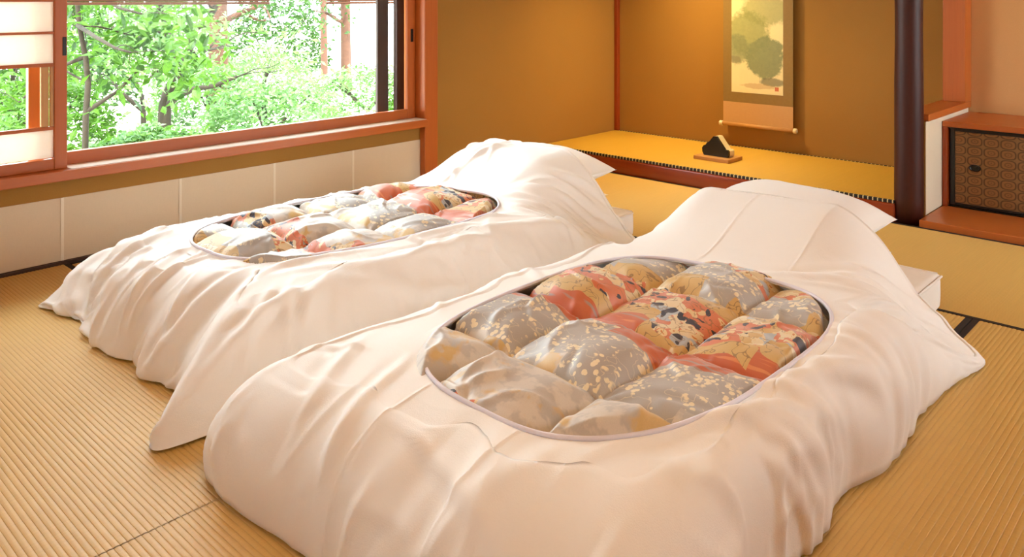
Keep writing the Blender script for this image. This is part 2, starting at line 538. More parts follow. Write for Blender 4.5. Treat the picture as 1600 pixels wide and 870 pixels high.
# a second shoji further along, beyond the frame edge
sh2 = empty('window_3', (-.3, 3.39, .364), None, None, None, 'structure')
for a, b in ((-.60, -.555), (.0, .045)):
    MB().box(a, b, 3.385, 3.41, .364, 1.90, bev=.003).build('stile', 'wood2', sh2)
for a, b in ((.364, .405), (1.86, 1.90)):
    MB().box(-.555, .0, 3.385, 3.41, a, b, bev=.003).build('rail', 'wood0', sh2)
MB().box(-.555, 0, 3.396, 3.398, .405, 1.86).build('paper_pane', 'paper', sh2)

# garden doorway in the right wall (beyond the frame): gives the daylight near the closet
d1 = empty('window_4', ((RW[0] + RW[1]) / 2, Y0 - .07, RW[2]), None, None, None, 'structure')
for a, b in ((RW[0], RW[0] + .05), (RW[1] - .05, RW[1])):
    MB().box(a, b, Y0 - .10, Y0 - .06, RW[2], RW[3], bev=.003).build('stile', 'wood2', d1)
for a, b in ((RW[2], RW[2] + .05), (RW[3] - .05, RW[3])):
    MB().box(RW[0] + .05, RW[1] - .05, Y0 - .10, Y0 - .06, a, b, bev=.003).build('rail', 'wood0', d1)
MB().box(RW[0] + .05, RW[1] - .05, Y0 - .082, Y0 - .079, RW[2] + .05, RW[3] - .05).build('glass_pane', 'glass', d1)

# ------------------------------------------------------------------ tokonoma
def mat_heri_zig():
    t = NT('alcove_border_brocade')
    v = t.coord()
    sx = t.n('ShaderNodeSeparateXYZ', Vector=v)
    ph = t.math('FRACT', t.math('MULTIPLY', sx.outputs[1], 46.0))
    tri = t.math('ABSOLUTE', t.math('SUBTRACT', ph, 0.5))
    f = t.math('GREATER_THAN', tri, 0.39)
    col = t.mix(f, srgb(30, 22, 22), srgb(226, 208, 160))
    return t.set(col, 0.7)
M['heri_zig'] = mat_heri_zig()

tok = empty('floor_tokonoma', (4.26, 2.3, 0), 'raised tokonoma floor with golden tatami and red front beam', None, None, 'structure')
MB().box(FRONT, FRONT + .12, 1.262, Y1 - .002, -.054, .082, bev=.008).build('front_beam', 'redwood1', tok, True)
MB().box(FRONT + .12, X1, 1.262, Y1 - .002, -.054, .0795).build('base', 'palewood1', tok)
tm = tatami(FRONT + .012, X1 - .002, 1.264, Y1 - .004, 1, .095, tok, 'tatami_gold', .0127, False, .015)
MB().box(FRONT + .006, FRONT + .018, 1.264, Y1 - .004, .0825, .0965, bev=.001).build('border_cloth', 'heri_zig', tm)
MB().box(X1 - .016, X1 - .001, 1.264, Y1 - .004, .085, .0965, bev=.001).build('border_cloth', 'heri_zig', tm)

# round dark alcove post
post = MB()
prof = []
for i in range(24):
    z = i / 23 * CEIL
    prof.append((.0595 + .0012 * math.sin(z * 5.1) + .0008 * math.sin(z * 13), z))
post.lathe(prof, (3.918, 1.218, 0), 40)
tag(post.build('alcove_post', 'pillar', None, True), 'dark polished round wooden post between the tokonoma and closet recess', 'post')

# wing wall with a low papered part, ledge and opening above
ww = MB().box(3.965, X1, 1.165, 1.262, 0, .452).box(3.965, X1, 1.165, 1.262, 1.55, CEIL).build('wall_wing', 'plaster')
tag(ww, 'short wing wall with pasted pale paper under a wooden ledge', None, None, 'structure')
MB().box(3.966, 4.655, 1.160, 1.165, .031, .450, bev=.0008).build('paper_sheet', 'washi', ww)
MB().box(3.966, X1, 1.148, 1.272, .452, .484, bev=.003).build('ledge', 'wood0', ww)
tag(box('trim_7', (4.55, 4.659, 1.147, 1.252, .485, CEIL), 'wood2', None, .003), 'bright orange wooden post standing on the wing wall ledge', None, None, 'structure')
MBo = MB().box(3.85, 3.94, 1.28, Y1 - .003, 1.72, 1.85, bev=.004)
tag(MBo.build('trim_8', 'wood1'), None, None, None, 'structure')
tag(MB().box(3.86, 3.93, Y0, Y1 - .003, 1.851, CEIL).build('wall_lintel', 'plaster'), None, None, None, 'structure')

# closet recess: floor board and low cabinet with patterned sliding doors
tag(MB().box(FRONT, X1 - .002, Y0, 1.158, -.054, .030, bev=.003).build('floor_board', 'wood1'), 'glossy reddish wooden floor board in front of the low cabinet', None, None, 'structure')

def mat_fusuma():
    t = NT('patterned_fusuma_paper')
    tc = t.t.nodes.new('ShaderNodeTexCoord')
    sep = t.n('ShaderNodeSeparateXYZ', Vector=tc.outputs['Object'])
    PX, PZ = 0.068, 0.0455
    a = t.math('DIVIDE', sep.outputs[1], PX)
    b0 = t.math('DIVIDE', sep.outputs[2], PZ)
    fa = t.math('SUBTRACT', t.math('FRACT', t.math('ADD', a, 50.0)), 0.5)
    # every second column shifted by half a step
    odd = t.math('MODULO', t.math('FLOOR', t.math('ADD', a, 50.0)), 2.0)
    b = t.math('ADD', b0, t.math('MULTIPLY', odd, 0.0))
    fb = t.math('SUBTRACT', t.math('FRACT', t.math('ADD', b, 50.0)), 0.5)
    r4 = t.math('POWER', t.math('ADD', t.math('POWER', t.math('ABSOLUTE', fa), 3.0), t.math('POWER', t.math('ABSOLUTE', fb), 3.0)), 1 / 3.0)
    ring = t.math('LESS_THAN', t.math('ABSOLUTE', t.math('SUBTRACT', r4, 0.43)), 0.045)
    r2 = t.math('SQRT', t.math('ADD', t.math('MULTIPLY', fa, fa), t.math('MULTIPLY', fb, fb)))
    ring2 = t.math('LESS_THAN', t.math('ABSOLUTE', t.math('SUBTRACT', r2, 0.20)), 0.05)
    dot = t.math('LESS_THAN', r2, 0.06)
    ln = t.math('MAXIMUM', ring, t.math('MULTIPLY', t.math('MAXIMUM', ring2, dot), 0.6))
    base = t.mix(t.noise(t.coord(), 12, 3, 0.6), srgb(126, 90, 50), srgb(144, 104, 60))
    inside = t.mix(t.math('MULTIPLY', t.math('LESS_THAN', r4, 0.40), 0.4), base, srgb(156, 98, 50))
    col = t.mix(t.math('MULTIPLY', ln, 0.75), inside, srgb(70, 48, 26))
    return t.set(col, 0.5)
M['fusuma'] = mat_fusuma()
cab = empty('low_cabinet', (4.43, .25, .03), 'low reddish wooden cabinet with brown patterned sliding doors', 'cabinet')
CX = 4.20
MB().box(CX, X1 - .003, Y0 + .01, 1.157, .404, .430, bev=.003).build('top_board', 'wood1', cab)
MB().box(CX, X1 - .003, 1.135, 1.157, .0305, .404, bev=.002).build('side_panel', 'redwood2', cab)
MB().box(CX, X1 - .003, Y0 + .01, Y0 + .03, .0305, .404, bev=.002).build('side_panel', 'redwood2', cab)
MB().box(X1 - .02, X1 - .004, Y0 + .03, 1.135, .0305, .404).build('back_panel', 'redwood1', cab)
MB().box(CX + .012, CX + .10, Y0 + .03, 1.135, .0305, .037).build('track', 'dark', cab)
MB().box(CX + .012, CX + .10, Y0 + .03, 1.135, .397, .404).build('track', 'dark', cab)
def cab_door(y0, y1, x):
    d = empty('sliding_door', (x + .01, (y0 + y1) / 2, .037)); d.parent = cab; d.location = Vector((x + .01, (y0 + y1) / 2, .037)) - wloc(cab)
    MB().box(x + .004, x + .016, y0 + .018, y1 - .018, .049, .389).build('patterned_panel', 'fusuma', d)
    f = MB()
    f.box(x, x + .02, y0, y0 + .022, .0375, .3965, bev=.002); f.box(x, x + .02, y1 - .022, y1, .0375, .3965, bev=.002)
    f.box(x, x + .02, y0 + .022, y1 - .022, .0375, .050, bev=.002); f.box(x, x + .02, y0 + .022, y1 - .022, .3845, .3965, bev=.002)
    f.build('door_frame', 'dark', d)
    p = MB()
    n = 24
    V = []; F = []
    for sc_, dx in ((1.0, .004), (1.0, .001), (.8, -.0005), (.65, .003)):
        for k in range(n):
            a = 2 * math.pi * k / n
            V.append((x + dx, y1 - .105 + .026 * sc_ * math.cos(a), .222 + .0165 * sc_ * math.sin(a)))
    for i in range(3):
        for k in range(n): F.append((i * n + k, i * n + (k + 1) % n, (i + 1) * n + (k + 1) % n, (i + 1) * n + k))
    F.append(tuple(3 * n + k for k in range(n)))
    p.add(V, F).build('finger_pull', 'dark', d)
cab_door(.31, 1.130, CX + .02)
cab_door(-.50, .34, CX + .045)
cab_door(-1.31, -.47, CX + .02)

# hanging scroll
def mat_painting():
    t = NT('ink_and_colour_painting')
    v = t.coord()
    sep = t.n('ShaderNodeSeparateXYZ', Vector=v)
    y, z = sep.outputs[1], sep.outputs[2]
    n1 = t.noise(v, 9, 5, 0.6); n2 = t.noise(v, 40, 4, 0.7)
    base = t.mix(n1, srgb(226, 208, 160), srgb(240, 226, 176))
    def blob(cy, cz, ry, rz, edge=0.25):
        dy = t.math('DIVIDE', t.math('SUBTRACT', y, cy), ry); dz = t.math('DIVIDE', t.math('SUBTRACT', z, cz), rz)
        d = t.math('SQRT', t.math('ADD', t.math('MULTIPLY', dy, dy), t.math('MULTIPLY', dz, dz)))
        d = t.math('ADD', d, t.math('MULTIPLY', t.math('SUBTRACT', n1, 0.5), 0.9))
        d = t.math('ADD', d, t.math('MULTIPLY', t.math('SUBTRACT', n2, 0.5), 0.5))
        return t.math('SMOOTH_MIN', 1.0, t.math('MAXIMUM', t.math('DIVIDE', t.math('SUBTRACT', 1.0, d), edge), 0.0), 0.05)
    g1 = t.mix(n2, srgb(126, 134, 82), srgb(166, 164, 104))
    g2 = t.mix(n2, srgb(112, 124, 92), srgb(150, 152, 108))
    col = base
    col = t.mix(t.math('MULTIPLY', blob(.06, .36, .16, .15), 0.85), col, g1)
    col = t.mix(t.math('MULTIPLY', blob(.13, .27, .09, .10), 0.8), col, g2)
    col = t.mix(t.math('MULTIPLY', blob(-.06, .50, .18, .10), 0.7), col, g1)
    col = t.mix(t.math('MULTIPLY', blob(-.06, .22, .125, .135, .15), 0.95), col, g2)
    col = t.mix(t.math('MULTIPLY', blob(-.10, .075, .08, .03), 0.8), col, srgb(120, 116, 92))
    col = t.mix(t.math('MULTIPLY', blob(.15, .20, .05, .025), 0.7), col, srgb(140, 134, 104))
    col = t.mix(t.math('MULTIPLY', blob(.0, .045, .13, .018), 0.5), col, srgb(190, 146, 96))
    # small red seal
    sq = t.math('MULTIPLY', t.math('LESS_THAN', t.math('ABSOLUTE', t.math('ADD', y, .128)), .012), t.math('LESS_THAN', t.math('ABSOLUTE', t.math('SUBTRACT', z, .035)), .012))
    col = t.mix(t.math('MULTIPLY', sq, 0.8), col, srgb(196, 60, 36))
    return t.set(col, 0.7)
M['painting'] = mat_painting()
def mat_brocade(name, c, c2):
    t = NT(name)
    v = t.coord()
    g = t.noise(t.coord(scale=(1, 1, 8)), 40, 3, 0.7)
    w = t.n('ShaderNodeTexWave', Vector=v, Scale=60.0, Distortion=1.0)
    return t.set(t.mix(t.math('MULTIPLY', t.math('ADD', g, w.outputs['Fac']), 0.5), c, c2), 0.6)
M['brocade'] = mat_brocade('olive_silk_mount', srgb(128, 100, 50), srgb(150, 118, 62))
M['silk'] = mat_brocade('tan_silk_mount', srgb(196, 148, 94), srgb(206, 160, 104))
M['ivory'] = mat_plain('ivory_knob', srgb(236, 220, 180), 0.35, 0.03)
SX = 4.617
scr = empty('hanging_scroll', (SX, 2.30, .222), 'hanging scroll with a painting of green pines on the alcove wall', 'scroll')
y0, y1 = 2.075, 2.525
MB().box(SX, SX + .003, y0, y1, .235, .372).build('lower_mount', 'silk', scr)
MB().box(SX, SX + .003, y0, y1, .372, 1.62).build('brocade_mount', 'brocade', scr)
MB().box(SX, SX + .003, y0, y1, 1.62, 1.80).build('upper_mount', 'silk', scr)
MB().box(SX - .0015, SX + .0005, 2.135, 2.468, .434, 1.40).build('painting', 'painting', scr)
r = MB().tube([(SX, y0 - .004, .234), (SX, y1 + .004, .234)], .011, 16).build('roller', 'palewood1', scr, True)
for yy, s in ((y0, -1), (y1, 1)):
    MB().lathe([(.009, 0), (.015, .002 * s), (.0155, .018 * s), (.012, .022 * s)], (SX, yy + s * .003, .234), 16, axis=1).build('knob', 'ivory', r, True)
MB().tube([(SX, y0 - .004, 1.80), (SX, y1 + .004, 1.80)], .008, 12).build('top_rod', 'palewood1', scr, True)
MB().tube([(SX + .01, y0 + .13, 1.805), (SX + .03, (y0 + y1) / 2, 1.93), (SX + .01, y1 - .13, 1.805)], .002, 6).build('hanging_cord', 'brocade', scr)

# incense stand
ob = empty('display_board', (4.185, 2.323, .0966), 'small pale wooden display board on the golden alcove tatami', 'board')
BX0, BX1, BY0, BY1 = 4.105, 4.265, 2.213, 2.433
MB().box(BX0, BX1, BY0, BY1, .0966, .1165, bev=.002).build('board_top', 'palewood1', ob)
tri = [(-.072, 0), (.076, 0), (.083, .014), (.082, .036), (.074, .043), (.062, .042), (.008, .112), (-.012, .112), (-.040, .078), (-.054, .070), (-.060, .060), (-.074, .054), (-.084, .040), (-.082, .018)]
ic = empty('incense_burner', (4.185, 2.323, .1166), 'black mountain shaped incense burner with cream sloping back', 'incense burner')
def prism(prof, x0, x1, cy, cz, shrink=0.0):
    n = len(prof)
    V = [(x0, cy - a, cz + b) for a, b in prof] + [(x1, cy - a, cz + b) for a, b in prof]
    F = [tuple(reversed(range(n))), tuple(range(n, 2 * n))] + [(i, (i + 1) % n, n + (i + 1) % n, n + i) for i in range(n)]
    return V, F
V, F = prism(tri, 4.155, 4.172, 2.323, .1166); obj('front_face', V, F, 'dark', ic)
V, F = prism([(a * .985, b * .985) for a, b in tri], 4.172, 4.225, 2.323, .1166); obj('body', V, F, 'ivory', ic)
# ------------------------------------------------------------------ bedding
def loop_resample(pts, n):
    """closed Catmull-Rom through pts -> n evenly spaced points"""
    P_ = np.asarray(pts, float); m = len(P_)
    out = []
    for i in range(m):
        p0, p1, p2, p3 = P_[i - 1], P_[i], P_[(i + 1) % m], P_[(i + 2) % m]
        for t in np.linspace(0, 1, 40, endpoint=False):
            out.append(.5 * ((2 * p1) + (-p0 + p2) * t + (2 * p0 - 5 * p1 + 4 * p2 - p3) * t * t + (-p0 + 3 * p1 - 3 * p2 + p3) * t ** 3))
    out = np.array(out)
    return out

def at_angles(loop, c, ang):
    """points of a star-shaped loop seen from c at given angles"""
    d = loop - c
    a = np.unwrap(np.arctan2(d[:, 1], d[:, 0]))
    if a[-1] < a[0]: a = a[::-1]; loop = loop[::-1]
    a0 = a[0]
    aa = np.concatenate([a, [a[0] + 2 * np.pi]])
    L = np.vstack([loop, loop[:1]])
    q = np.mod(ang - a0, 2 * np.pi) + a0
    return np.stack([np.interp(q, aa, L[:, 0]), np.interp(q, aa, L[:, 1])], 1)

HOLE = dict(c=(1.565, 1.085), h=(.525, .335))

def rim_loop(hole, n, seed):
    t = np.linspace(0, 2 * np.pi, n, endpoint=False)
    e = 2 / 3.0
    x = np.sign(np.cos(t)) * np.abs(np.cos(t)) ** e * hole['h'][0]
    y = np.sign(np.sin(t)) * np.abs(np.sin(t)) ** e * hole['h'][1]
    w = 1 + .05 * np.sin(2 * t + seed) + .03 * np.sin(3 * t + 2.1 * seed)
    return np.stack([hole['c'][0] + x * w, hole['c'][1] + y * w], 1)

def make_duvet(label, outline, hole, T, zedge, head_x, seed, creases, pat_shift, dz_quilt, group, wscale=1.0):
    N, K = 720, 104
    c = np.array(hole['c'])
    dense = loop_resample(outline, N)
    rim = rim_loop(hole, N, seed)
    # matching angles in a stretched frame, so rays reach the corners evenly
    ang = np.linspace(0, 2 * np.pi, N, endpoint=False)
    st = np.array([1.0 / (hole['h'][0] + .35), 1.0 / (hole['h'][1] + .2)])
    O = at_angles((dense - c) * st, np.zeros(2), ang) / st + c
    R = at_angles((rim - c) * st, np.zeros(2), ang) / st + c
    dirv = R - O; L = np.linalg.norm(dirv, axis=1); dirn = dirv / L[:, None]
    ze = zedge(O)                                        # height of the hem
    headw = sstep(head_x - .16, head_x - .03, O[:, 0])   # hem lying open at the head end
    w = (.20 * (1 - headw) + .035 * headw)
    for (qx, qy, qr, qa) in hole.get('soft', []):          # stretches of the edge that slope away more gently
        w = w + qa * np.exp(-(((O[:, 0] - qx) ** 2 + (O[:, 1] - qy) ** 2) / qr ** 2)) * (1 - headw)
    w = np.minimum(w, L * .75)
    w = w * (1 + .35 * fbm(ang * 4, ang * 0 + seed, seed, 2))
    pexp = np.full(N, hole.get('pexp', 1.0))
    for (qx, qy, qr, qa) in hole.get('gentle', []):
        pexp = pexp + qa * np.exp(-(((O[:, 0] - qx) ** 2 + (O[:, 1] - qy) ** 2) / qr ** 2))
    pexp = pexp * (1 - headw) + headw
    pos = np.zeros((K, N, 3)); flat = np.zeros((K, N, 2)); ed = np.zeros((K, N))
    k1, k2 = 6, 40
    for k in range(K):
        if k < k1:                       # tucked under
            t = 1 - k / k1
            inn = .05 * t * (1 - headw) + .012 * t
            xy = O + dirn * (inn)[:, None]
            z = ze + .004 + 0 * t
            fl = O - dirn * (.10 + .03 * t)
            e = 0.0
        elif k < k2:
            ph = (k - k1) / (k2 - k1) * math.pi / 2
            q = 1 - math.cos(ph)
            xy = O + dirn * (w * q)[:, None]
            top = T(xy[:, 0], xy[:, 1])
            hz = np.sin(ph) ** pexp
            bul = math.sin(2 * ph) * .010 * (1 - headw)
            z = ze + .004 + (top - ze) * hz
            xy = xy - dirn * bul[:, None]
            fl = O + dirn * (w * (ph / (math.pi / 2)) * 1.0 - .10 * (1 - ph / (math.pi / 2)))[:, None]
            e = hz
        else:
            s = (k - k2) / (K - 1 - k2)
            xy = O + dirn * (w + (L - w) * s)[:, None]
            z = T(xy[:, 0], xy[:, 1])
            fl = xy
            e = 1.0
        pos[k, :, :2] = xy; pos[k, :, 2] = z; flat[k] = fl; ed[k] = np.mean(e)
    # soften the ridges that run in from the corners
    kern = np.exp(-(np.arange(-24, 25) / 9.0) ** 2); kern /= kern.sum()
    zs = sum(kw * np.roll(pos[:, :, 2], sh, 1) for kw, sh in zip(kern, range(-24, 25)))
    wk = (np.clip((np.arange(K) - k1) / 10.0, 0, 1) * np.clip((K - 1 - np.arange(K)) / 14.0, 0, 1))[:, None]
    wk = wk * (1 - headw)[None, :]
    pos[:, :, 2] = pos[:, :, 2] * (1 - wk) + zs * wk
    # surface normals
    dk = np.gradient(pos, axis=0); dn = (np.roll(pos, -1, 1) - np.roll(pos, 1, 1)) / 2
    nr = np.cross(dn, dk); nr /= np.linalg.norm(nr, axis=2, keepdims=True) + 1e-9
    if nr[70, :, 2].mean() < 0: nr = -nr
    fx, fy = flat[:, :, 0], flat[:, :, 1]
    D = np.zeros((K, N)); kk0 = np.arange(K)[:, None]
    # broad softness
    D += .014 * fbm(fx * 3.2, fy * 3.2, seed, 2) * wscale
    rng = np.random.RandomState(seed)
    sidew = np.clip(1.25 - ed, .25, 1)
    for (cx, cy, an, ln, sg, am) in creases(rng):
        ca, sa = math.cos(an), math.sin(an)
        x = (fx - cx) * ca + (fy - cy) * sa; y = -(fx - cx) * sa + (fy - cy) * ca
        y = y + .10 * ln * np.sin(x / ln * 2.2 + cx * 9) + .012 * vnoise(x * 14, y * 3, int(abs(cx) * 1000) % 997)
        tp = np.exp(-np.abs(x / (ln * .5)) ** 3)
        u = y / sg
        D += 1.55 * am * tp * (np.exp(-u * u) - .35 * np.exp(-((u - 1.9) / 1.1) ** 2))
    wx = fx + .06 * fbm(fx * 4, fy * 4, seed + 40, 2); wy = fy + .06 * fbm(fx * 4 + 7, fy * 4, seed + 41, 2)
    rg = (1 - np.abs(2 * fbm(wx * 5.5, wy * 5.5, seed + 50, 2))) ** 3
    rg2 = (1 - np.abs(2 * fbm(wx * 13, wy * 13, seed + 60, 2))) ** 3
    patch = sstep(-.05, .35, fbm(fx * 2.2, fy * 2.2, seed + 70, 2))
    edgey = np.clip(1.25 - kk0 / (k2 * 1.35), .22, 1)
    D += (.017 * (rg - .4) + .006 * (rg2 - .4)) * (.30 + 1.0 * patch) * edgey * wscale
    D = .022 * np.tanh(D / .022)
    D = np.where(kk0 < k2 - 6, np.maximum(D, -.004), D)
    # fade the relief at the rim and the very hem
    kk = np.arange(K)[:, None]
    D *= np.clip((K - 1 - kk) / 10.0, .15, 1)
    D *= np.clip(kk / 10.0, .35, 1)
    pos += nr * D[:, :, None]
    pos[:k2 - 12, :, 2] = np.maximum(pos[:k2 - 12, :, 2], ze[None, :] + .003)
    # pressed fold lines
    for vv in hole.get('folds', []):
        y = (flat[:, :, 1] - vv - .006 * np.sin(fx * 4)) / .0035
        m = np.clip((K - 4 - kk) / 6.0, 0, 1)
        pos += nr * (.0022 * np.exp(-y * y) * m)[:, :, None]
    # hem thickness turned back inside under the rim
    rimpos = pos[-1].copy()
    inner = np.zeros((2, N, 3))
    inner[0] = rimpos; inner[0, :, 2] -= .006
    inner[1] = rimpos; inner[1, :, :2] -= dirn * .03; inner[1, :, 2] -= .012
    allp = np.concatenate([pos, inner], 0)
    KK = K + 2
    V = allp.reshape(-1, 3)
    i = np.arange(KK - 1)[:, None]; j = np.arange(N)[None, :]
    a = i * N + j; b = i * N + (j + 1) % N; c2 = (i + 1) * N + (j + 1) % N; d = (i + 1) * N + j
    F = np.stack([a, b, c2, d], 2).reshape(-1, 4).tolist()
    base = (float(c[0]), float(c[1]), 0.0)
    root = empty('duvet', base, label, 'duvet', group)
    cov = obj('cover', V, F, 'cotton', root, True, base)
    # piping round the opening
    pm = MB(); step = 3
    pts = [tuple(p) for p in rimpos[::step]]
    n = len(pts); q = 6; VV = []; FF = []
    for ii in range(n):
        p = Vector(pts[ii]); tg = (Vector(pts[(ii + 1) % n]) - Vector(pts[ii - 1])).normalized()
        s1 = tg.cross(Vector((0, 0, 1))).normalized(); s2 = tg.cross(s1)
        for k in range(q):
            t = 2 * math.pi * k / q
            VV.append(p + (s1 * math.cos(t) + s2 * math.sin(t)) * .0050 + Vector((0, 0, .002)))
    for ii in range(n):
        for k in range(q):
            FF.append((ii * q + k, ii * q + (k + 1) % q, ((ii + 1) % n) * q + (k + 1) % q, ((ii + 1) % n) * q + k))
    obj('piping', [tuple(v) for v in VV], FF, 'pipe', root, True, base)
    # the quilt seen through the opening
    gx = np.linspace(c[0] - hole['h'][0] - .06, c[0] + hole['h'][0] + .06, 250)
    gy = np.linspace(c[1] - hole['h'][1] - .05, c[1] + hole['h'][1] + .05, 170)
    X, Y = np.meshgrid(gx, gy, indexing='ij')
    jx = .035 * fbm(X * 2.3, Y * 2.3, seed + 5, 2); jy = .035 * fbm(X * 2.3 + 9, Y * 2.3, seed + 6, 2)
    cxn = (X + jx - hole['row0']) / .275; cyn = (Y + jy - hole['col0']) / .275
    lx = cxn - np.round(cxn); ly = cyn - np.round(cyn)       # 0 at a seam? -> shift so seams sit at integers
    sxm = np.abs(lx) * 2; sym = np.abs(ly) * 2               # 0 on the seam, 1 in the cell centre
    puff = (1 - (1 - sxm) ** 3.4) ** .62 * (1 - (1 - sym) ** 3.4) ** .62
    ci = np.floor(cxn); cj = np.floor(cyn)
    puff = puff * (.75 + .5 * _hash(ci, cj, seed + 3))
    near = np.exp(-np.minimum(sxm, sym) * 3.0)
    wr = .010 * fbm(X * 16 + 3 * Y, Y * 16 - 2 * X, seed + 8, 2) * near
    tw = .020 * fbm(X * 6, Y * 6, seed + 9, 2)
    # tuft pucker: fine radiating folds at the seam crossings
    ra = np.arctan2(ly, lx); rr = np.hypot(lx, ly)
    puck = .006 * np.sin(ra * 9 + 3 * ci + 5 * cj) * np.exp(-rr * 7) * sstep(.02, .08, rr)
    fold = 0
    for q in range(120):
        ccx, ccy = rng.uniform(gx[0], gx[-1]), rng.uniform(gy[0], gy[-1])
        an = rng.uniform(0, math.pi); ln = rng.uniform(.05, .13); sg = rng.uniform(.006, .014)
        xx = (X - ccx) * math.cos(an) + (Y - ccy) * math.sin(an); yy = -(X - ccx) * math.sin(an) + (Y - ccy) * math.cos(an)
        yy = yy + .015 * np.sin(xx * 30)
        fold = fold + rng.uniform(-.6, 1) * .009 * np.exp(-(xx / ln) ** 2 - (yy / sg) ** 2)
    sup = (np.abs((X - c[0]) / hole['h'][0]) ** 3 + np.abs((Y - c[1]) / hole['h'][1]) ** 3) ** (1 / 3.)
    inside = 1 - sstep(.90, 1.04, sup)
    Zt = T(X, Y)
    Z = Zt - .038 + dz_quilt + (.052 * puff + wr + tw + puck + fold)
    lim = Zt - .014
    Z = np.where(sup > .93, np.minimum(Z, lim + .05 * inside), Z)
    Z = np.where(sup > 1.0, np.minimum(Z, lim - .012), Z)
    Z = Z - .45 * np.maximum(sup - 1.02, 0)
    nx, ny = X.shape
    V = np.stack([X, Y, Z], 2).reshape(-1, 3)
    i = np.arange(nx - 1)[:, None]; j = np.arange(ny - 1)[None, :]
    a = i * ny + j
    F = np.stack([a, a + ny, a + ny + 1, a + 1], 2).reshape(-1, 4).tolist()
    uv = np.stack([(X - hole['c'][0] - pat_shift).ravel(), (Y - hole['c'][1]).ravel()], 1)
    qo = obj('quilt', V, F, 'quilt', root, True, base, None, uv)
    qo['label'] = 'tufted silk quilt patterned in grey, rust, cream and navy flowers'
    return root

